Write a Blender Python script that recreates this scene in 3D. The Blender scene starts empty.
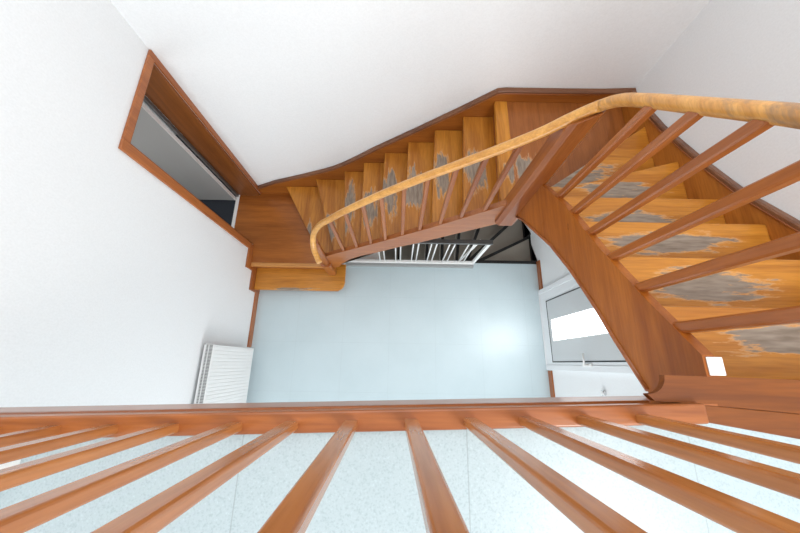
import bpy, bmesh, math, random
from mathutils import Vector, Matrix
random.seed(4)
ZC = 4.183                      # camera height above the lower hall floor; coordinates below are written relative to the lens
sc = bpy.context.scene
col = sc.collection

# ---------------------------------------------------------------- camera
cam_d = bpy.data.cameras.new('camera'); cam = bpy.data.objects.new('camera', cam_d); col.objects.link(cam)
M = Matrix(((0.9998341843788546, -0.018122906166900835, -0.0017787691070841928),
            (0.01685866935728924, 0.9581387831400681, -0.2858073783343798),
            (0.006883967967110685, 0.28572999932617404, 0.9582854368454591)))
cam.matrix_world = Matrix.Translation((0, 0, ZC)) @ M.to_4x4()
cam_d.sensor_width = 36; cam_d.lens = 324.4 * 36 / 800; cam_d.clip_start = .01; cam_d.clip_end = 100
sc.camera = cam

# ---------------------------------------------------------------- light and exposure
w = bpy.data.worlds.new('world'); sc.world = w; w.use_nodes = True
bg = w.node_tree.nodes['Background']; bg.inputs[0].default_value = (.97, .985, 1, 1); bg.inputs[1].default_value = 1.0
def area(name, loc, target, sx, sy, power, colr=(1, 1, 1)):
    l = bpy.data.lights.new(name, 'AREA'); l.shape = 'RECTANGLE'; l.size = sx; l.size_y = sy; l.energy = power; l.color = colr
    o = bpy.data.objects.new(name, l); col.objects.link(o)
    o.location = Vector(loc) + Vector((0, 0, ZC))
    o.rotation_euler = (Vector(target) - Vector(loc)).to_track_quat('-Z', 'Y').to_euler()
    return o
area('landing_window_light', (1.8, -1.3, .9), (-1.85, .2, -1.5), 1.2, 1.5, 100, (1, .985, .96))
area('stairwell_fill', (.1, .7, 1.5), (.1, .7, 0), 3.0, 1.8, 38)  # unseen overhead fill, added to brighten the walls and lower hall
area('hall_fill', (0, -2.8, -2.7), (0, 1.2, -3.6), 3.2, 1.7, 75, (.97, .99, 1))  # unseen fill added under the landing to lift the lower hall
sc.view_settings.view_transform = 'Standard'; sc.view_settings.look = 'None'
sc.view_settings.gamma = 1; sc.view_settings.use_curve_mapping = False
sc.view_settings.exposure = -0.06

# ---------------------------------------------------------------- materials
def new_mat(name):
    m = bpy.data.materials.new(name); m.use_nodes = True
    nt = m.node_tree; return m, nt, nt.nodes['Principled BSDF']
def N(nt, t, **k):
    n = nt.nodes.new(t)
    for a, b in k.items(): setattr(n, a, b)
    return n
def mix(nt, fac, a, b, mode='MIX'):
    n = N(nt, 'ShaderNodeMix', data_type='RGBA', blend_type=mode)
    for s, v in ((n.inputs[0], fac), (n.inputs[6], a), (n.inputs[7], b)):
        if hasattr(v, 'links') or hasattr(v, 'is_output'): nt.links.new(v, s)
        else: s.default_value = v
    return n.outputs[2]
def ramp(nt, v, stops):
    r = N(nt, 'ShaderNodeValToRGB'); e = r.color_ramp.elements
    while len(e) < len(stops): e.new(.5)
    for el, (p, c) in zip(e, stops): el.position = p; el.color = (*c, 1) if len(c) == 3 else c
    nt.links.new(v, r.inputs[0]); return r.outputs[0]
def mathn(nt, op, a, b=None, c=None, clamp=False):
    n = N(nt, 'ShaderNodeMath', operation=op, use_clamp=clamp)
    for i, v in enumerate((a, b, c)):
        if v is None: continue
        if isinstance(v, (int, float)): n.inputs[i].default_value = v
        else: nt.links.new(v, n.inputs[i])
    return n.outputs[0]

def wood(name, dark, light, axis, rough=.32, coat=.25, scale=1.0, knots=False, wear=False, paint_worn=0):
    m, nt, b = new_mat(name); L = nt.links
    tc = N(nt, 'ShaderNodeTexCoord'); oi = N(nt, 'ShaderNodeObjectInfo')
    add = N(nt, 'ShaderNodeVectorMath', operation='ADD')
    sc_ = N(nt, 'ShaderNodeVectorMath', operation='SCALE'); sc_.inputs[3].default_value = 7.3
    cmb = N(nt, 'ShaderNodeCombineXYZ')
    for i in range(3): L.new(oi.outputs['Random'], cmb.inputs[i])
    L.new(cmb.outputs[0], sc_.inputs[0]); L.new(tc.outputs['Object'], add.inputs[0]); L.new(sc_.outputs[0], add.inputs[1])
    mp = N(nt, 'ShaderNodeMapping'); s = [1 * scale] * 3; s['XYZ'.index(axis)] = .07 * scale
    mp.inputs['Scale'].default_value = s; L.new(add.outputs[0], mp.inputs[0])
    n1 = N(nt, 'ShaderNodeTexNoise'); n1.inputs['Scale'].default_value = 22; n1.inputs['Detail'].default_value = 4; n1.inputs['Distortion'].default_value = .6
    n2 = N(nt, 'ShaderNodeTexNoise'); n2.inputs['Scale'].default_value = 120; n2.inputs['Detail'].default_value = 3
    n3 = N(nt, 'ShaderNodeTexNoise'); n3.inputs['Scale'].default_value = 4; n3.inputs['Detail'].default_value = 2
    for n in (n1, n2, n3): L.new(mp.outputs[0], n.inputs[0])
    f = mathn(nt, 'ADD', mathn(nt, 'MULTIPLY', n1.outputs[0], .55), mathn(nt, 'MULTIPLY', n3.outputs[0], .45))
    c = ramp(nt, f, [(.36, dark), (.62, light)])
    fine = ramp(nt, n2.outputs[0], [(.35, (.72, .68, .62)), (.6, (1, 1, 1))])
    c = mix(nt, .55, c, fine, 'MULTIPLY')
    if knots:
        mk = N(nt, 'ShaderNodeMapping'); sk = [1.0] * 3; sk['XYZ'.index(axis)] = .55; mk.inputs['Scale'].default_value = sk
        L.new(add.outputs[0], mk.inputs[0])
        vo = N(nt, 'ShaderNodeTexVoronoi'); vo.inputs['Scale'].default_value = 5.5; L.new(mk.outputs[0], vo.inputs[0])
        k = ramp(nt, vo.outputs['Distance'], [(.03, (1, 1, 1)), (.055, (0, 0, 0)), (.065, (.6, .6, .6)), (.085, (0, 0, 0))])
        c = mix(nt, k, c, (dark[0] * .35, dark[1] * .25, dark[2] * .2, 1))
    if paint_worn:
        nw = N(nt, 'ShaderNodeTexNoise'); nw.inputs['Scale'].default_value = 9; nw.inputs['Detail'].default_value = 8; nw.inputs['Roughness'].default_value = .7
        L.new(mp.outputs[0], nw.inputs[0])
        k = ramp(nt, nw.outputs[0], [(.50, (0, 0, 0)), (.62, (paint_worn,) * 3)])
        c = mix(nt, k, c, (.30, .17, .09, 1))
    rgh = rough
    if wear:
        geo = N(nt, 'ShaderNodeNewGeometry')
        at = N(nt, 'ShaderNodeAttribute', attribute_type='OBJECT', attribute_name='wear_center')
        az = N(nt, 'ShaderNodeAttribute', attribute_type='OBJECT', attribute_name='wear_size')
        sub = N(nt, 'ShaderNodeVectorMath', operation='SUBTRACT'); L.new(geo.outputs['Position'], sub.inputs[0]); L.new(at.outputs['Vector'], sub.inputs[1])
        div = N(nt, 'ShaderNodeVectorMath', operation='DIVIDE'); L.new(sub.outputs[0], div.inputs[0]); L.new(az.outputs['Vector'], div.inputs[1])
        ln = N(nt, 'ShaderNodeVectorMath', operation='LENGTH'); L.new(div.outputs[0], ln.inputs[0])
        mw = N(nt, 'ShaderNodeMapping'); sw = [1.0] * 3; sw['XYZ'.index(axis)] = .16; mw.inputs['Scale'].default_value = sw
        L.new(geo.outputs['Position'], mw.inputs[0])
        nw = N(nt, 'ShaderNodeTexNoise'); nw.inputs['Scale'].default_value = 26; nw.inputs['Detail'].default_value = 6; nw.inputs['Roughness'].default_value = .65
        L.new(mw.outputs[0], nw.inputs[0])
        v = mathn(nt, 'SUBTRACT', mathn(nt, 'ADD', 1.0, mathn(nt, 'MULTIPLY', mathn(nt, 'SUBTRACT', nw.outputs[0], .5), 3.2)), ln.outputs['Value'])
        k = mathn(nt, 'MULTIPLY', v, 7.0, clamp=True)
        ng = N(nt, 'ShaderNodeTexNoise'); ng.inputs['Scale'].default_value = 60; L.new(mw.outputs[0], ng.inputs[0])
        grey = ramp(nt, ng.outputs[0], [(.3, (.16, .13, .105)), (.7, (.30, .255, .21))])
        # a pale scuffed rim around the bare patch
        k0 = mathn(nt, 'MULTIPLY', mathn(nt, 'ADD', v, .16), 6.0, clamp=True)
        c = mix(nt, mathn(nt, 'MULTIPLY', k0, .45), c, (.74, .45, .22, 1))
        c = mix(nt, mathn(nt, 'MULTIPLY', k, .92), c, grey)
        rr = mathn(nt, 'ADD', rough, mathn(nt, 'MULTIPLY', k, .35)); L.new(rr, b.inputs['Roughness'])
    else: b.inputs['Roughness'].default_value = rough
    L.new(c, b.inputs['Base Color'])
    b.inputs['Coat Weight'].default_value = coat; b.inputs['Specular IOR Level'].default_value = .4; b.inputs['Coat Roughness'].default_value = .18
    bp = N(nt, 'ShaderNodeBump'); bp.inputs['Strength'].default_value = .08; bp.inputs['Distance'].default_value = .002
    L.new(n2.outputs[0], bp.inputs['Height']); L.new(bp.outputs[0], b.inputs['Normal'])
    return m
ORD, ORL = (.36, .115, .010), (.59, .24, .030)
W = {}
for ax in 'XYZ':
    W['red' + ax] = wood('stained_wood_' + ax, (.27, .074, .016), (.40, .128, .030), ax, rough=.3, coat=.35)
    W['tread' + ax] = wood('tread_wood_' + ax, ORD, ORL, ax, wear=True, rough=.38, coat=.15)
    W['rail' + ax] = wood('rail_wood_' + ax, (.56, .25, .05), (.78, .40, .10), ax, rough=.28, coat=.4, scale=1.4, paint_worn=0.0)
W['railworn'] = wood('worn_rail_wood', (.54, .23, .045), (.78, .40, .11), 'Y', rough=.35, coat=.3, scale=1.4, paint_worn=.8)
W['bal'] = wood('baluster_wood', (.36, .115, .028), (.52, .20, .055), 'Z', rough=.26, coat=.5)
W['string'] = wood('string_wood', (.30, .078, .007), (.43, .130, .015), 'Y', rough=.42, coat=.08, knots=True)
W['stringX'] = wood('string_wood_X', (.16, .040, .003), (.27, .076, .006), 'X', rough=.5, coat=0, knots=True)
W['wallstr'] = wood('wall_string_wood', (.27, .08, .010), (.40, .13, .018), 'X', rough=.38, coat=.2)
W['wallstrY'] = wood('wall_string_wood_side', (.32, .10, .012), (.46, .16, .022), 'Y', rough=.38, coat=.2)
W['dark'] = wood('dark_board_wood', (.24, .072, .014), (.35, .115, .026), 'Y', rough=.4, coat=.15, wear=True)
W['plat'] = wood('platform_wood', (.24, .068, .009), (.42, .135, .022), 'X', rough=.36, coat=.25, scale=.8)
W['cap'] = wood('cap_wood', (.13, .05, .025), (.22, .09, .04), 'X', rough=.4, coat=.1)
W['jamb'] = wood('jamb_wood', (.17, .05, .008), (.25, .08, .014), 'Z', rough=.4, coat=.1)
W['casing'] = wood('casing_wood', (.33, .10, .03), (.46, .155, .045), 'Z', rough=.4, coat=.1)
W['nosing'] = wood('nosing_wood', (.50, .22, .06), (.64, .30, .09), 'X', rough=.36, coat=.2)

def plain(name, c, rough=.5, metallic=0, bump=0, bscale=200, emit=0):
    m, nt, b = new_mat(name); L = nt.links
    n = N(nt, 'ShaderNodeTexNoise'); n.inputs['Scale'].default_value = bscale; n.inputs['Detail'].default_value = 3
    tc = N(nt, 'ShaderNodeTexCoord'); L.new(tc.outputs['Object'], n.inputs[0])
    cc = ramp(nt, n.outputs[0], [(.3, tuple(x * .95 for x in c)), (.7, c)]); L.new(cc, b.inputs['Base Color'])
    b.inputs['Roughness'].default_value = rough; b.inputs['Metallic'].default_value = metallic
    if bump:
        bp = N(nt, 'ShaderNodeBump'); bp.inputs['Strength'].default_value = bump; bp.inputs['Distance'].default_value = .003
        L.new(n.outputs[0], bp.inputs['Height']); L.new(bp.outputs[0], b.inputs['Normal'])
    if emit: b.inputs['Emission Color'].default_value = (.97, .99, 1, 1); b.inputs['Emission Strength'].default_value = emit
    return m
WALL = plain('wall_plaster', (.845, .862, .872), .8, bump=.25, bscale=90)
WALL_L = WALL
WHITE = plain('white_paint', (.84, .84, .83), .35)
PLAST = plain('white_plastic', (.82, .84, .86), .3)
LEAF = plain('grey_white_leaf', (.42, .42, .41), .4)
PANEL = plain('door_panel_grey', (.60, .62, .63), .3)
GLASSLIT = plain('daylit_glass', (.85, .88, .9), .25, emit=2.2)
METAL = plain('grey_metal', (.25, .25, .25), .4, metallic=.7)
GREYRAIL = plain('dark_grey_rail', (.10, .10, .10), .35)
CURB_SHADE = plain('curb_shade_grey', (.30, .31, .31), .5)  # grey puts the shade on the curb's front into its colour
BLACK = plain('black_rubber', (.006, .006, .006), .5)
CARPET = plain('grey_carpet', (.36, .32, .27), .95, bump=.6, bscale=300)
NAVY = plain('navy_carpet', (.025, .03, .04), .95, bump=.6, bscale=200)
CASTER = plain('chrome', (.7, .7, .7), .2, metallic=1)

def lino(name, base, spk, seams, rough, ox, oy, sp):
    m, nt, b = new_mat(name); L = nt.links
    tc = N(nt, 'ShaderNodeTexCoord')
    n = N(nt, 'ShaderNodeTexNoise'); n.inputs['Scale'].default_value = sp; n.inputs['Detail'].default_value = 5; L.new(tc.outputs['Object'], n.inputs[0])
    big = N(nt, 'ShaderNodeTexNoise'); big.inputs['Scale'].default_value = 2.3; big.inputs['Detail'].default_value = 4; L.new(tc.outputs['Object'], big.inputs[0])
    c = ramp(nt, n.outputs[0], [(.33, spk), (.48, base), (.60, base), (.7, tuple(min(1, x * 1.12) for x in base))])
    c = mix(nt, .5, c, ramp(nt, big.outputs[0], [(.3, (.90, .92, .92)), (.6, (1, 1, 1))]), 'MULTIPLY')
    sep = N(nt, 'ShaderNodeSeparateXYZ'); L.new(tc.outputs['Object'], sep.inputs[0])
    for i, o in ((0, ox), (1, oy)):
        t = mathn(nt, 'FRACT', mathn(nt, 'DIVIDE', mathn(nt, 'SUBTRACT', sep.outputs[i], o), .585))
        d = mathn(nt, 'ABSOLUTE', mathn(nt, 'SUBTRACT', t, .5))
        k = mathn(nt, 'GREATER_THAN', d, .4975)
        c = mix(nt, mathn(nt, 'MULTIPLY', k, seams), c, (.25, .30, .32, 1))
    L.new(c, b.inputs['Base Color']); b.inputs['Roughness'].default_value = rough
    return m
LINO = lino('pale_blue_vinyl', (.545, .645, .68), (.45, .54, .58), .22, .36, -.70, .24, 260)
LINO_UP = lino('speckled_blue_vinyl', (.45, .54, .57), (.37, .46, .49), .55, .35, -.4, -.6, 190)

# ---------------------------------------------------------------- mesh helpers
def V(p): return Vector(p)
def bm_box(bm, lo, hi):
    r = bmesh.ops.create_cube(bm, size=1)
    for v in r['verts']:
        v.co = Vector([(lo[i] + hi[i]) / 2 + v.co[i] * (hi[i] - lo[i]) for i in range(3)])
def bm_prism(bm, pts, d):
    """closed polygon of 3D points swept by vector d"""
    a = [bm.verts.new(p) for p in pts]; b = [bm.verts.new(Vector(p) + Vector(d)) for p in pts]
    n = len(pts); bm.faces.new(a); bm.faces.new(b[::-1])
    for i in range(n): bm.faces.new((a[i], b[i], b[(i + 1) % n], a[(i + 1) % n]))
def bm_sweep(bm, path, prof, up=(0, 0, 1), closed_ends=True, smooth=True, before=None, after=None):
    path = [Vector(p) for p in path]; rings = []; full = [before or path[0]] + path + [after or path[-1]]
    for i, p in enumerate(path):
        t = (full[i + 2] - full[i]).normalized()
        s = t.cross(Vector(up)); s = s.normalized() if s.length > 1e-4 else Vector((1, 0, 0)); u = s.cross(t).normalized()
        rings.append([bm.verts.new(p + s * a + u * b) for a, b in prof])
    n = len(prof)
    for r0, r1 in zip(rings, rings[1:]):
        for i in range(n):
            f = bm.faces.new((r0[i], r0[(i + 1) % n], r1[(i + 1) % n], r1[i])); f.smooth = smooth
    if closed_ends: bm.faces.new(rings[0]); bm.faces.new(rings[-1][::-1])
def circle(rx, ry=None, n=16): return [(rx * math.cos(2 * math.pi * i / n), (ry or rx) * math.sin(2 * math.pi * i / n)) for i in range(n)]
def catmull(pts, k=8):
    P = [Vector(p) for p in pts]; P = [2 * P[0] - P[1]] + P + [2 * P[-1] - P[-2]]; out = []
    for i in range(1, len(P) - 2):
        for j in range(k):
            t = j / k; a, b, c, d = P[i - 1:i + 3]
            out.append(.5 * ((2 * b) + (c - a) * t + (2 * a - 5 * b + 4 * c - d) * t * t + (3 * b - a - 3 * c + d) * t ** 3))
    return out + [P[-2]]
def obj(name, bm, m, parent=None, bevel=0, seg=2):
    bmesh.ops.recalc_face_normals(bm, faces=bm.faces)
    off = Vector(parent['_base']) if parent is not None else Vector((0, 0, -ZC))
    if parent is not None and parent.get('_off'): pass
    for v in bm.verts: v.co -= off
    me = bpy.data.meshes.new(name); bm.to_mesh(me); bm.free(); me.materials.append(m)
    o = bpy.data.objects.new(name, me); col.objects.link(o)
    if parent is not None: o.parent = parent; o['_base'] = list(off)
    else: o['_base'] = [0, 0, -ZC]
    if bevel:
        b = o.modifiers.new('bevel', 'BEVEL'); b.width = bevel; b.segments = seg; b.limit_method = 'ANGLE'; b.angle_limit = math.radians(40)
    return o
def thing(name, base, label, cat, group=None, kind=None):
    o = bpy.data.objects.new(name, None); col.objects.link(o); o.empty_display_size = .1
    o.location = Vector(base) + Vector((0, 0, ZC)); o['_base'] = list(base)
    tag(o, label, cat, group, kind); return o
def tag(o, label=None, cat=None, group=None, kind=None):
    for k, v in (('label', label), ('category', cat), ('group', group), ('kind', kind)):
        if v: o[k] = v
    return o
def box(name, lo, hi, m, parent=None, bevel=0):
    bm = bmesh.new(); bm_box(bm, lo, hi); return obj(name, bm, m, parent, bevel)
def struct(o, label=None): o['kind'] = 'structure'; return tag(o, label, None)
def poly_plan(name, pts, ztop, th, m, parent=None, bevel=0):
    bm = bmesh.new(); bm_prism(bm, [(x, y, ztop - th) for x, y in pts], (0, 0, th)); return obj(name, bm, m, parent, bevel)

H = .9427; R_ = .18
def Z(n): return -H - (18 - n) * R_
XL, XR, YB = -1.847, 1.8665, 2.1512
F0 = Z(0); LAND = -H; LOW = F0 - 2.0; TOP = 1.6
def edge(x): return -.1155 + .0332 * x           # front arris of the landing beam

# ---------------------------------------------------------------- structure
T = .27
bm = bmesh.new(); bm_box(bm, (XL - T, YB, LOW), (XR + .2, YB + .2, TOP)); struct(obj('wall_back', bm, WALL), 'white wall behind the wooden stair flight')
bm = bmesh.new(); bm_box(bm, (XR, -3.0, LOW), (XR + .2, YB, TOP)); struct(obj('wall_right', bm, WALL), 'white wall beside the upper stair flight')
# left wall with the door opening
DY0, DY1, DZ0, DZ1 = 1.385, 2.10, Z(2), -1.87
bm = bmesh.new()
bm_box(bm, (XL - T, -3.0, LOW), (XL, DY0, TOP)); bm_box(bm, (XL - T, DY0, LOW), (XL, YB, DZ0 - .02))
bm_box(bm, (XL - T, DY0, DZ1), (XL, YB, TOP)); bm_box(bm, (XL - T, DY1, DZ0 - .02), (XL, YB, DZ1))
struct(obj('wall_left', bm, WALL), 'white wall with the open door')
# lower hall floor
YF = 1.345
bm = bmesh.new(); bm_box(bm, (XL - .001, -3.0, F0 - .2), (XR + .001, YF, F0)); struct(obj('floor', bm, LINO), 'pale blue vinyl floor of the lower hall')
# closed part beside the lower stairwell
bm = bmesh.new(); bm_box(bm, (XL, YF, LOW), (-.275, YB, F0 + .002)); struct(obj('trim_1', bm, WHITE), 'white ledge closing the left end of the lower stairwell')
# landing slab
bm = bmesh.new()
e0, e1 = edge(XL), edge(.80)
bm_prism(bm, [(XL, e0 - .04, LAND - .2), (.80, e1 - .04, LAND - .2), (.80, -.12, LAND - .2), (XR, -.12, LAND - .2), (XR, -3, LAND - .2), (XL, -3, LAND - .2)], (0, 0, .2))
struct(obj('floor_landing', bm, LINO_UP), 'speckled pale blue vinyl floor of the upper landing')
# fascia below the landing beam
bm = bmesh.new(); bm_prism(bm, [(XL, e0 - .035, -1.18), (.868, edge(.868) - .035, -1.18), (.868, edge(.868) - .004, -1.18), (XL, e0 - .004, -1.18)], (0, 0, 1.18 + LAND))
struct(obj('trim_2', bm, W['redX']), 'reddish brown board facing the edge of the landing')

# room behind the door
bm = bmesh.new(); bm_box(bm, (-4.2, .6, Z(2) - .1), (XL - T, 3.0, Z(2) - .012)); struct(obj('floor_side_room', bm, NAVY), 'dark carpet beyond the open door')
bm = bmesh.new(); bm_box(bm, (-4.3, .5, Z(2) - .1), (-4.2, 3.1, -1.4)); bm_box(bm, (-4.2, 3.0, Z(2) - .1), (XL - T, 3.1, -1.4)); bm_box(bm, (-4.2, .5, Z(2) - .1), (XL - T, .6, -1.4))
bm_box(bm, (XL - T - .06, YB + .2, Z(2) - .1), (XL - T, 3.0, -1.4)); bm_box(bm, (-4.3, .5, -1.4), (XL - T, 3.1, -1.3))
struct(obj('wall_side_room', bm, WALL), 'walls of the room beyond the open door')

# skirting boards
def skirt(name, a, b, z, h=.09, th=.016, m=None, par=None):
    (x0, y0), (x1, y1) = a, b
    return box(name, (min(x0, x1), min(y0, y1), z), (max(x0, x1), max(y0, y1), z + h), m or W['redY'], par, .003)
struct(skirt('baseboard_left', (XL, .16), (XL + .018, .865), F0), 'brown skirting of the lower hall, left wall')
struct(skirt('baseboard_right', (XR - .018, .955), (XR, YF), F0), 'brown skirting between stairwell and white door')
struct(skirt('baseboard_right_front', (XR - .018, -2.5), (XR, -.055), F0), 'brown skirting in front of the white door')
# stepped skirting along the two bottom steps, left wall
bm = bmesh.new()
pts = [(1.375, Z(2) - .05), (1.375, Z(2) + .09), (1.075, Z(2) + .09), (1.075, Z(1) + .09), (.835, Z(1) + .09), (.835, F0), (1.375, F0)]
bm_prism(bm, [(XL, y, z) for y, z in pts], (.022, 0, 0)); struct(obj('baseboard_stepped', bm, W['redY'], None, .003), 'stepped brown skirting beside the two bottom steps')

# ---------------------------------------------------------------- left door
d = thing('door_1', (XL, DY0, Z(2)), 'brown framed doorway at the foot of the stairs with pale door open', 'door', kind='structure')
cz = .055
for (lo, hi, nm) in [((XL, DY0 - cz - .02, Z(2) - .02), (XL + .02, DY0, DZ1 + cz), 'casing'), ((XL, DY1, Z(2) - .02), (XL + .02, YB - .002, DZ1 + cz), 'casing'), ((XL, DY0, DZ1), (XL + .02, DY1, DZ1 + cz), 'casing')]:
    box(nm, lo, hi, W['casing'], d, .004)
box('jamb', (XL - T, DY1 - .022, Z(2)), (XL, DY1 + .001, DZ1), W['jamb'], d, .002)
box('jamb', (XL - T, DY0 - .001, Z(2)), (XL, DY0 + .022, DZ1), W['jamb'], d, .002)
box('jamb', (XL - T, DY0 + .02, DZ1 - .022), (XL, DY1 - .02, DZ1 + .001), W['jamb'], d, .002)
box('threshold', (XL - T - .03, DY0 + .02, Z(2) - .012), (XL - T + .012, DY1 - .02, Z(2) + .006), WHITE, d, .002)
tag(box('hinge_strip', (XL - T - .028, DY1 - .052, Z(2)), (XL - T - .002, DY1 - .022, DZ1 - .03), METAL, d), 'grey metal hinge strip')
leaf = box('door_leaf', (XL - T - .80, DY1 - .105, Z(2) + .01), (XL - T - .034, DY1 - .066, DZ1 - .03), LEAF, d, .002)
tag(leaf, 'pale grey door leaf')
box('leaf_edge', (XL - T - .034, DY1 - .107, Z(2) + .01), (XL - T - .030, DY1 - .064, DZ1 - .03), WHITE, leaf)

# ---------------------------------------------------------------- right white door
d = thing('door_2', (XR, .45, F0), 'white door with a daylit glass strip in the right wall of the lower hall', 'door', kind='structure')
fy0, fy1, ft = -.05, .948, 2.05
bm = bmesh.new()
for lo, hi in [((fy0, 0), (fy0 + .06, ft)), ((fy1 - .06, 0), (fy1, ft)), ((fy0 + .06, ft - .06), (fy1 - .06, ft)), ((fy0 + .06, 0), (fy1 - .06, .03))]:
    bm_box(bm, (XR - .035, lo[0], F0 + lo[1]), (XR, hi[0], F0 + hi[1]))
obj('frame', bm, PLAST, d, .004)
lf = box('door_leaf', (XR - .028, fy0 + .06, F0 + .03), (XR, fy1 - .06, F0 + ft - .06), PLAST, d, .003)
bm = bmesh.new(); g0, g1, gz0, gz1 = .04, .775, .19, 1.85
for lo, hi in [((g0, gz0), (g0 + .012, gz1)), ((g1 - .012, gz0), (g1, gz1)), ((g0, gz0), (g1, gz0 + .012)), ((g0, gz1 - .012), (g1, gz1))]:
    bm_box(bm, (XR - .033, lo[0], F0 + lo[1]), (XR - .027, hi[0], F0 + hi[1]))
tag(obj('gasket', bm, BLACK, lf), 'thin black gasket line')
box('panel', (XR - .031, g0 + .012, F0 + gz0 + .012), (XR - .026, g1 - .012, F0 + gz1 - .012), PANEL, lf)
tag(box('glass_strip', (XR - .034, .285, F0 + .275), (XR - .030, .53, F0 + 1.75), GLASSLIT, lf), 'bright daylit glass strip')
hz = F0 + .93
bm = bmesh.new(); bm_box(bm, (XR - .042, -.002, hz - .09), (XR - .028, .028, hz + .07)); hp = obj('handle_plate', bm, WHITE, lf, .004)
bm = bmesh.new(); bm_sweep(bm, [(XR - .04, .013, hz + .02), (XR - .085, .013, hz + .02)], circle(.009, n=10)); bm_sweep(bm, [(XR - .08, .006, hz + .02), (XR - .08, .12, hz + .02)], circle(.009, n=10), up=(1, 0, 0)); obj('handle', bm, WHITE, lf)
t = thing('door_stop', (XR, -.225, F0 + 1.08), 'small round white button on the right wall next to the white door', 'button')
bm = bmesh.new(); bm_sweep(bm, [(XR, -.225, F0 + 1.08), (XR - .025, -.225, F0 + 1.08)], circle(.024, n=20)); obj('ring', bm, CASTER, t, .003)
bm = bmesh.new(); bm_sweep(bm, [(XR - .01, -.225, F0 + 1.08), (XR - .032, -.225, F0 + 1.08)], circle(.017, n=20)); obj('cap', bm, WHITE, t, .003)

l = area('door_daylight', (XR - .05, .41, F0 + .9), (XR - 1.0, .35, F0 + .15), .35, 1.6, 17, (.97, .99, 1)); l.data.spread = math.radians(150)
l = area('side_room_fill', (-3.2, .75, Z(2) + 1.6), (-2.6, 2.0, Z(2) + .8), .8, .8, 14)  # unseen lamp added to brighten the open door leaf
# ---------------------------------------------------------------- radiator
rd = thing('radiator', (XL + .07, -.15, F0 + .16), 'white ribbed radiator on the left wall of the lower hall', 'radiator')
ry0, ry1, rz0, rz1 = -.95, .145, F0 + .16, F0 + 1.04
xf = XL + .125
bm = bmesh.new(); bm_box(bm, (xf - .016, ry0, rz0), (xf - .006, ry1, rz1))
y = ry0 + .012
while y < ry1 - .02:
    bm_box(bm, (xf - .006, y, rz0 + .02), (xf - .002, y + .026, rz1 - .012)); y += .0333
obj('front_panel', bm, WHITE, rd, .002, 1)
box('back_panel', (XL + .03, ry0, rz0), (XL + .042, ry1, rz1), WHITE, rd)
for yy in (ry0, ry1 - .006): box('side_panel', (XL + .03, yy, rz0), (xf - .006, yy + .006, rz1), WHITE, rd)
bm = bmesh.new(); bm_box(bm, (XL + .042, ry0 + .01, rz1 - .012), (xf - .016, ry1 - .01, rz1 - .008)); grille = obj('grille_bed', bm, METAL, rd)
bm = bmesh.new(); y = ry0 + .012
while y < ry1 - .01:
    bm_box(bm, (XL + .042, y, rz1 - .008), (xf - .016, y + .004, rz1)); y += .0125
for xx in (XL + .042, XL + .07): bm_box(bm, (xx, ry0 + .006, rz1 - .007), (xx + .006, ry1 - .006, rz1 + .001))
obj('grille', bm, WHITE, rd)
for yy in (ry0 + .2, ry1 - .2): box('bracket', (XL, yy, rz0 + .3), (XL + .031, yy + .03, rz1 - .1), METAL, rd)


# ---------------------------------------------------------------- wooden staircase
st = thing('staircase', (.88, 1.12, F0), 'worn wooden staircase climbing the back and right walls with turned corner', 'staircase')
YI, XI = 1.135, .886        # hidden ends of the treads inside the inner strings
def nose(n):
    return {3: ((-1.449, 2.116), (-.899, YI)), 4: ((-1.028, 2.116), (-.722, YI)), 5: ((-.655, 2.116), (-.585, YI)), 6: ((-.412, 2.116), (-.400, YI)),
            7: ((-.173, 2.116), (-.20, YI)), 8: ((.068, 2.116), (.035, YI)), 9: ((.312, 2.116), (.27, YI)), 10: ((.546, 2.116), (.51, YI)), 11: ((.784, 2.116), (.77, YI)),
            12: ((1.831, 1.74), (.95, YI)), 13: ((1.831, 1.312), (XI, 1.05)), 14: ((1.831, .935), (XI, .932)), 15: ((1.831, .698), (XI, .698)),
            16: ((1.831, .452), (XI, .452)), 17: ((1.831, .209), (XI, .209)), 18: ((1.831, -.034), (XI, -.034))}[n]
WEAR = {3: ((-1.10, 1.42), (.035, .22)), 4: ((-.83, 1.46), (.10, .17)), 5: ((-.575, 1.66), (.055, .27)), 6: ((-.33, 1.57), (.085, .2)), 7: ((-.11, 1.64), (.085, .24)),
        8: ((.13, 1.60), (.085, .2)), 9: ((.37, 1.62), (.07, .2)), 10: ((.63, 1.57), (.09, .17)), 11: ((.98, 1.45), (.11, .14)), 12: ((1.22, 1.33), (.24, .13)),
        13: ((1.40, 1.08), (.22, .06)), 14: ((1.28, .80), (.22, .045)), 15: ((1.30, .59), (.30, .05)), 16: ((1.30, .33), (.22, .07)), 17: ((1.36, .10), (.24, .06))}
def shift(p, q, d):          # move a nosing line backwards (towards the step above)
    (a, b), (c, e) = p, q
    dx, dy = a - c, b - e; l = math.hypot(dx, dy); nx, ny = dy / l, -dx / l
    return (a + nx * d, b + ny * d), (c + nx * d, e + ny * d)
def front_back(n):
    w_, i_ = nose(n); return w_, i_
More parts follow.
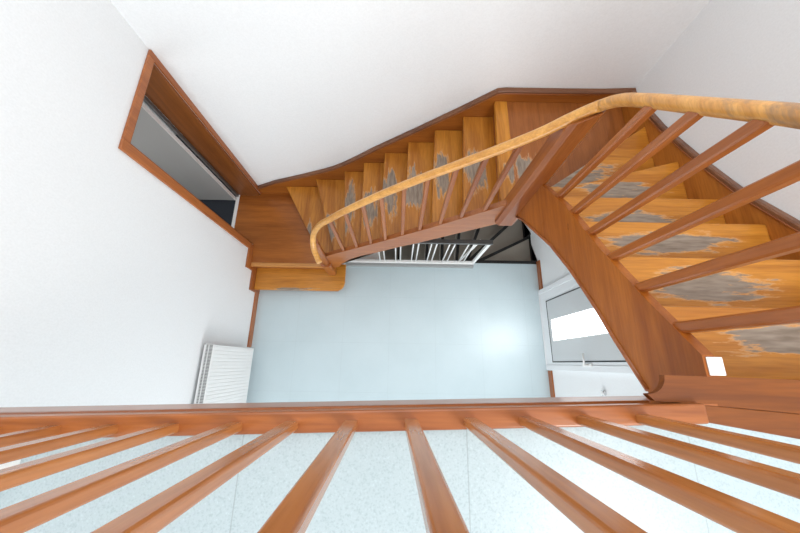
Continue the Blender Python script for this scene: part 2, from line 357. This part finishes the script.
for n in range(3, 18):
    w0, i0 = nose(n); w1, i1 = nose(n + 1)
    w1s, i1s = shift(w1, i1, .035)
    if n < 11: pts = [w0, i0, (min(i1s[0], .93), YI), (w1s[0], 2.116)]
    elif n == 11: pts = [w0, i0, (.90, YI), (1.00, 1.135), (1.831, 1.71), (1.831, 2.116)]
    elif n == 12: pts = [w0, (.95, YI), (XI, YI), (XI, 1.02), (1.831, 1.28)]
    elif n == 13: pts = [w0, i0, (XI, .90), (1.831, .90)]
    else: pts = [w0, i0, (XI, nose(n + 1)[1][1] - (.035 if n < 17 else .0)), (1.831, nose(n + 1)[0][1] - (.035 if n < 17 else .0))]
    mt = W['treadY'] if n < 12 else W['treadX']
    if n == 11: mt = W['dark']
    o = poly_plan('tread', pts, Z(n), .038, mt, st, .006)
    (cx, cy), (sx, sy) = WEAR[n]
    o['wear_center'] = [float(cx), float(cy), float(Z(n) + ZC)]; o['wear_size'] = [float(sx), float(sy), .5]
    if n == 11:
        tag(o, 'darker corner tread')
        ns = poly_plan('nosing_board', [(.774, 2.116), (.757, YI), (.88, YI), (.875, 2.116)], Z(n) + .003, .044, W['treadY'], st, .005)
        ns['wear_center'] = [.86, 1.45, float(Z(n) + ZC)]; ns['wear_size'] = [.05, .1, .5]; tag(ns, 'lighter front board of the corner tread')
for n in range(3, 19):       # risers
    w0, i0 = shift(*nose(n), .024); w1, i1 = shift(*nose(n), .042)
    zt = Z(n) - (.038 if n < 18 else .045)
    poly_plan('riser', [w0, i0, i1, w1], zt, zt - Z(n - 1), W['redY'] if n < 12 else W['redX'], st)
# platform and bottom step
poly_plan('platform', [(XL + .022, 1.16), (-.86, 1.16), (-1.38, 2.116), (XL, 2.116), (XL, 2.078), (XL - T + .012, 2.078), (XL - T + .012, 1.407), (XL + .0, 1.407), (XL + .022, 1.375)], Z(2), .04, W['plat'], st)
tag(poly_plan('nosing_board', [(XL + .022, 1.113), (-.80, 1.113), (-.80, 1.16), (XL + .022, 1.16)], Z(2) + .002, .042, W['nosing'], st, .006), 'lighter front board of the platform')
bm = bmesh.new()      # plank joints in the platform
rc = .11; cxr, cyr = -.69 - rc, .862 + rc
arc = [(cxr + rc * math.sin(a), cyr - rc * math.cos(a)) for a in [i * math.pi / 16 for i in range(9)]]
bm.free()
o = poly_plan('tread', [(XL + .022, .862)] + arc + [(-.69, 1.21), (XL + .022, 1.21)], Z(1), .042, W['treadX'], st, .007)
o['wear_center'] = [-1.30, .875, float(Z(1) + ZC)]; o['wear_size'] = [.26, .016, .5]; tag(o, 'rounded bottom step')
poly_plan('riser', [(XL + .022, .89), (-.80, .89), (-.74, .94), (-.72, 1.0), (-.72, 1.2), (XL + .022, 1.2)], Z(1) - .042, .138, W['redX'], st)
poly_plan('riser', [(XL + .022, 1.14), (-.84, 1.14), (-.84, 1.16), (XL + .022, 1.16)], Z(2) - .04, .14, W['redX'], st)
# wall strings
def band(name, pts_top, depth, plane, a, th, m, bot=None):
    top = pts_top
    low = bot or [(p[0], p[1] - depth) for p in reversed(pts_top)]
    bm = bmesh.new()
    if plane == 'Y': bm_prism(bm, [(x, a, z) for x, z in top + low], (0, th, 0))
    else: bm_prism(bm, [(a, y, z) for y, z in top + low], (th, 0, 0))
    bmesh.ops.triangulate(bm, faces=[f for f in bm.faces if len(f.verts) > 4])
    return obj(name, bm, m, st)
bt = [(-1.835, -3.715), (-1.562, -3.571), (-1.20, -3.43), (-.883, -3.296), (-.76, -3.235), (-.641, -3.16), (-.45, -3.02), (-.275, -2.882), (.144, -2.583), (.504, -2.319), (.775, -2.112), (.84, -2.105), (1.2, -2.104), (1.6, -2.10), (1.866, -2.085)]
bl = [(1.866, -2.5), (.84, -2.5), (.144, -3.0), (-.275, -3.30), (-.641, -3.58), (-.883, -3.72), (-1.2, -3.9), (-1.835, -3.9)]
band('wall_string', bt, 0, 'Y', 2.116, .034, W['wallstr'], bl)
rt = [(2.115, -2.085), (2.001, -2.043), (1.811, -1.979), (1.64, -1.915), (1.47, -1.836), (1.228, -1.721), (.896, -1.546), (.62, -1.362), (.3, -1.125), (.08, -.965), (.02, -.93), (-.11, -.925)]
rl = [(-.11, -1.2), (.08, -1.27), (.62, -1.70), (1.228, -2.1), (1.6, -2.25), (2.115, -2.45)]
band('wall_string', rt, 0, 'X', 1.831, .034, W['wallstrY'], rl)
rp = [(-.0225, -.008), (.0225, -.008), (.0225, .004), (.016, .012), (-.016, .012), (-.0225, .004)]
bm = bmesh.new(); bm_sweep(bm, [(x, 2.129, z + .006) for x, z in bt], rp, smooth=False); tag(obj('string_cap', bm, W['cap'], st), 'dark moulded cap')
bm = bmesh.new(); bm_sweep(bm, [(1.844, y, z + .006) for y, z in rt], rp, smooth=False); tag(obj('string_cap', bm, W['cap'], st), 'dark moulded cap')
bm = bmesh.new(); bm_sweep(bm, [(x, 2.112, z - .012) for x, z in bt[:-1]], circle(.006, n=8)); obj('string_bead', bm, W['redX'], st)
bm = bmesh.new(); bm_sweep(bm, [(1.827, y, z - .012) for y, z in rt[1:]], circle(.006, n=8)); obj('string_bead', bm, W['redY'], st)
# inner strings
it = [(-.82, -3.38), (-.697, -3.268), (-.189, -2.886), (.253, -2.533), (.602, -2.233), (.80, -2.06)]
il = [(.84, -2.40), (.753, -2.449), (.671, -2.514), (.485, -2.655), (.173, -2.895), (-.008, -3.015), (-.258, -3.211), (-.427, -3.32), (-.553, -3.45), (-.677, -3.629), (-.72, -3.75), (-.82, -3.80)]
o = band('inner_string', it, 0, 'Y', 1.10, .042, W['redX'], il)
jt = [(1.10, -1.79), (.985, -1.683), (.813, -1.535), (.481, -1.305), (.241, -1.120), (.037, -.9455), (-.11, -.9445)]
jl = [(-.11, -1.165), (-.074, -1.186), (.107, -1.315), (.212, -1.381), (.33, -1.465), (.465, -1.566), (.663, -1.739), (.879, -1.978), (.98, -2.09), (1.057, -2.2), (1.10, -2.28)]
band('inner_string', jt, 0, 'X', .86, .034, W['string'], jl)
bm = bmesh.new(); bm_sweep(bm, [(.86, y, z + .004) for y, z in jl[1:-1]], circle(.009, n=8)); obj('string_bead', bm, W['redY'], st)
tag(box('end_highlight', (.867, -.018, -.945), (.912, .032, -.9405), WHITE, st, .002), 'white painted highlight at the top end of the string')  # white piece painted in for the bright window reflection on the varnish
# newel posts
def octo(r, c): return [(r, -c), (r, c), (c, r), (-c, r), (-r, c), (-r, -c), (-c, -r), (c, -r)]
bm = bmesh.new()
bm_sweep(bm, [(.839, 1.12, z) for z in (-2.36, -1.30)], octo(.060, .038), up=(0, 1, 0), smooth=False)
for v in bm.verts:
    if v.co.z > -1.5: v.co.z = -1.215 + .85 * (v.co.x - .839) - .85 * (v.co.y - 1.12) - .028
    elif v.co.z < -2.3: v.co.x = .839 + (v.co.x - .839) * 1.3 - .01; v.co.y = 1.12 + (v.co.y - 1.12) * 1.1
obj('newel_post', bm, W['redZ'], st, .003)
bm = bmesh.new()
bm_sweep(bm, [(-.852, 1.105, z) for z in (-3.99, -3.60)], octo(.053, .034), up=(0, 1, 0), smooth=False)
bm_sweep(bm, [(-.852, 1.105, z) for z in (-3.60, -3.585)], octo(.060, .036), up=(0, 1, 0), smooth=False)
bm_sweep(bm, [(-.852, 1.105, -3.585), (-.84, 1.105, -3.2), (-.825, 1.10, -2.90)], circle(.044, n=14), up=(0, 1, 0))
obj('newel_post', bm, W['redZ'], st, .003)
# handrail
def rail_z_back(x): return -2.282 + (x + .428) * .817
rail_all = catmull([(-.762, .905, -2.955), (-.785, .95, -2.95), (-.812, 1.03, -2.89), (-.79, 1.11, -2.76), (-.70, 1.135, -2.60), (-.585, 1.125, -2.455), (-.428, 1.12, -2.282), (-.144, 1.12, -2.023), (.12, 1.12, -1.809), (.343, 1.12, -1.641), (.533, 1.12, -1.497), (.694, 1.12, -1.365), (.79, 1.118, -1.262), (.862, 1.10, -1.165),
  (.893, 1.045, -1.07), (.90, .929, -.952), (.90, .761, -.795), (.90, .641, -.683), (.90, .551, -.60), (.90, .40, -.47), (.90, .15, -.265), (.895, -.02, -.18), (.86, -.11, -.175)], 6)
cut = min(range(len(rail_all)), key=lambda i: (rail_all[i] - Vector((.87, 1.09, -1.15))).length)
rail, rail2 = rail_all[:cut + 1], rail_all[cut:]
rprof = [(.0275 * math.cos(a), .0255 * math.sin(a)) for a in [2 * math.pi * i / 16 for i in range(16)]]
bm = bmesh.new(); bm_sweep(bm, rail, rprof, after=rail_all[cut + 1]); tag(obj('handrail', bm, W['railX'], st), 'light varnished lower handrail')
bm = bmesh.new(); bm_sweep(bm, rail2, rprof, before=rail_all[cut - 1]); tag(obj('handrail', bm, W['railworn'], st), 'worn upper handrail')
# stair balusters
def baluster_bm(r=.017, c=.006):
    return octo(r, r - c)
def interp(L, u):
    for (a, b), (c, e) in zip(L, L[1:]):
        if min(a, c) <= u <= max(a, c): return b + (e - b) * (u - a) / (c - a)
    return L[-1][1]
for x in (-.583, -.432, -.28, -.136, .022, .170, .330, .478, .63):
    zb = interp(it, x) - .02; zt = min(rail, key=lambda p: abs(p.x - x) + (9 if p.z > -1 else 0) + (0 if p.y > 1.1 else 5)).z
    zt = rail_z_back(x) if x > -.5 else zt
    bm = bmesh.new(); bm_sweep(bm, [(x, 1.121, zb), (x, 1.121, zt)], octo(.0155, .011), up=(0, 1, 0), smooth=False); obj('baluster', bm, W['redZ'], st)
RR = [(p.y, p.z) for p in rail2 if p.x > .88]
for y, ybt in ((.905, 1), (.752, 1), (.595, 1), (.436, 1), (.280, 1), (.122, 1)):
    zb = interp(jt, y) - .02; zt = interp(RR, y) - .016
    bm = bmesh.new(); bm_sweep(bm, [(.884, y, zb), (.895, y - .008, zt)], octo(.0175, .012), up=(0, 1, 0), smooth=False)
    for v in bm.verts:
        if v.co.z > zb + .3: v.co.z -= .9 * (v.co.y - (y - .008))
    obj('baluster', bm, W['redZ'], st)
# boards at the head of the flight
bm = bmesh.new()
sc0 = [(.742 + 0, -.019)]
scoop = [(.685 + .055 * math.sin(a), -.019 - .050 * math.cos(a) + .0) for a in [math.pi / 2 * i / 6 for i in range(7)]]
pts = [(.685, -.072)] + [(x, y) for x, y in scoop] + [(XR, -.038), (XR, -.17), (.80, -.091), (.70, -.086)]
bm_prism(bm, [(x, y, -.943 - .02) for x, y in pts], (0, 0, .02)); bmesh.ops.triangulate(bm, faces=[f for f in bm.faces if len(f.verts) > 4])
tag(obj('landing_nosing', bm, W['stringX'], st), 'knotty pine board with a scooped end at the landing edge')
bm = bmesh.new(); bm_prism(bm, [(x, y, -.985) for x, y in [(.822, -.0935), (XR, -.17), (XR, -.30), (.822, -.137)]], (0, 0, .0445)); obj('landing_board', bm, W['stringX'], st, .003)

# ---------------------------------------------------------------- landing railing
lr = thing('landing_railing', (0, -.14, LAND), 'brown wooden railing of square balusters along the landing edge in the foreground', 'railing')
BT = -.918
bm = bmesh.new(); x0, x1 = XL, .815
bm_prism(bm, [(x, y, LAND - .03) for x, y in [(x0, edge(x0)), (x1, edge(x1)), (x1, edge(x1) - .05), (x0, edge(x0) - .058)]], (0, 0, BT - LAND + .03))
obj('base_rail', bm, W['redX'], lr, .006, 3)
bm = bmesh.new(); bm_sweep(bm, [(x0, edge(x0) - .003, LAND - .028), (.70, edge(.70) - .003, LAND - .028)], circle(.008, n=8)); obj('bead', bm, W['redX'], lr)
hr = [(XL, edge(XL) - .033, -.18), (0, edge(0) - .033, -.178), (.86, edge(.86) - .005, -.175)]
bm = bmesh.new(); bm_sweep(bm, hr, rprof); obj('handrail', bm, W['railX'], lr)
bmb = bmesh.new(); bm_sweep(bmb, [(0, 0, -.925), (.0148, -.0045, -.18)], [(.018, -.008), (.018, .008), (.0145, .0115), (-.0145, .0115), (-.018, .008), (-.018, -.008), (-.0145, -.0115), (.0145, -.0115)], up=(0, 1, 0), smooth=False)
xs = [-0.874, -0.729, -0.575, -0.414, -0.271, -0.118, 0.038, 0.191, 0.336, 0.486, 0.641]
xs += [xs[0] - .152 * k for k in range(1, 5)]
first = None
for x in sorted(xs, reverse=True):
    if first is None:
        for v in bmb.verts: v.co += Vector((x, edge(x) - .034, 0))
        first = obj('baluster', bmb, W['bal'], lr, .0015, 1); fx, fy = x, edge(x) - .034
    else:
        c = first.copy(); col.objects.link(c); c.parent = lr; c.location = (x - fx, edge(x) - .034 - fy, 0)

# white plinth on the landing
tag(box('plinth_block', (-1.5, -.285, LAND), (-.957, -.240, LAND + .11), WHITE, None, .002), 'low white painted board lying behind the leftmost balusters on the landing', 'board')

# ---------------------------------------------------------------- lower carpeted staircase
ls = thing('carpeted_staircase', (1.2, 1.7, Z(-3)), 'grey carpeted steps with black nosings going down under the wooden stairs', 'staircase')
pv = (.985, 1.35)
ln = {0: ((XR, YF), (-.275, YF)), -1: ((1.866, 1.797), (.985, 1.36)), -2: ((1.72, YB), (.985, 1.46)), -3: ((1.25, YB), (.96, 1.40)), -4: ((.95, YB), (.86, 1.35)), -5: ((.70, YB), (.66, 1.35)),
      -6: ((.46, YB), (.42, 1.35)), -7: ((.22, YB), (.18, 1.35)), -8: ((-.02, YB), (-.06, 1.35)), -9: ((-.275, YB), (-.275, 1.35))}
def strip(a, b, wd): return [a, b] + list(reversed(shift(a, b, wd)))
for n in range(-1, -10, -1):
    a0, b0 = ln[n + 1]; a1, b1 = ln[n]
    if n == -1: pts = [(XR, 1.34), (.985, 1.34), b1, (1.866, 1.797)]
    elif n == -2: pts = [(XR, 1.77), (.985, 1.34), b1, a1, (XR, YB)]
    else: pts = [a0, b0, (b0[0], 1.345), (b1[0], 1.345), b1, a1]
    poly_plan('tread', pts, Z(n), .17, CARPET, ls)
for n in range(-1, -9, -1):
    a1, b1 = ln[n]; q = strip(a1, b1, .045)
    if q[2][0] is None: continue
    zz = Z(n)
    (sx0, sy0), (sx1, sy1) = q[2], q[3]
    pts = [q[0], q[1], (sx0, sy0), (sx1, sy1)]
    # keep inside the stairwell
    pts = [(min(x, XR - .001), min(y, YB - .001)) for x, y in pts]
    tag(poly_plan('nosing', pts, zz + .004, .09, BLACK, ls), 'black rubber nosing')
tag(box('nosing', (.985, YF - .03, F0 - .1), (XR, YF + .012, F0 + .004), BLACK, ls), 'black rubber nosing')
for pts in ([(1.36, -.20), (1.36, .0), (1.385, .0), (1.40, -.13), (1.79, -.13), (1.79, -.20)], [(1.79, -.38), (1.79, -.11), (1.815, -.11), (1.83, -.31), (2.15, -.31), (2.15, -.38)]):
    bm = bmesh.new(); bm_prism(bm, [(XR - .009, y, F0 + z) for y, z in pts], (.0085, 0, 0)); bmesh.ops.triangulate(bm, faces=[f for f in bm.faces if len(f.verts) > 4]); tag(obj('skirting', bm, BLACK, ls), 'black stepped skirting')
tag(box('side_panel', (-.275, YF, LOW), (-.268, YB, F0 - .002), CARPET, ls), 'dark panel')
# ---------------------------------------------------------------- white metal railing of the lower stairwell
wr = thing('stairwell_railing', (.1, 1.28, F0), 'white metal railing of thin paired bars at the lower stairwell edge', 'railing')
box('base_rail', (-.72, 1.275, F0), (.985, 1.31, F0 + .10), WHITE, wr, .003)
tag(box('curb', (-.72, 1.238, F0), (.985, 1.274, F0 + .06), CURB_SHADE, wr, .003), 'kerb strip with its front shade painted grey')
box('corner_block', (-.775, 1.20, F0), (-.72, 1.31, F0 + .11), WHITE, wr, .004)
RT = F0 + .80
tag(box('top_rail', (-.44, 1.275, RT), (1.03, 1.325, RT + .035), GREYRAIL, wr, .004), 'dark grey top rail')
for i, x in enumerate((-.255, -.195, -.05, .01, .155, .215, .36, .42, .565, .625, .78, .84)):
    bm = bmesh.new(); bm_sweep(bm, [(x, 1.298, F0 + .08), (x, 1.298, RT + .005)], circle(.0085, n=10), up=(0, 1, 0)); obj('bar', bm, WHITE, wr)
bm = bmesh.new(); bm_sweep(bm, [(.97, 1.298, F0), (1.0, 1.298, RT + .01)], octo(.018, .014), up=(0, 1, 0), smooth=False); obj('end_post', bm, WHITE, wr)
bm = bmesh.new(); bm_sweep(bm, [(.81, 1.33, F0 + .08), (.90, 1.33, RT)], circle(.014, n=10), up=(0, 1, 0)); obj('brace', bm, WHITE, wr)

# drop helper properties
for o in bpy.data.objects:
    if '_base' in o: del o['_base']
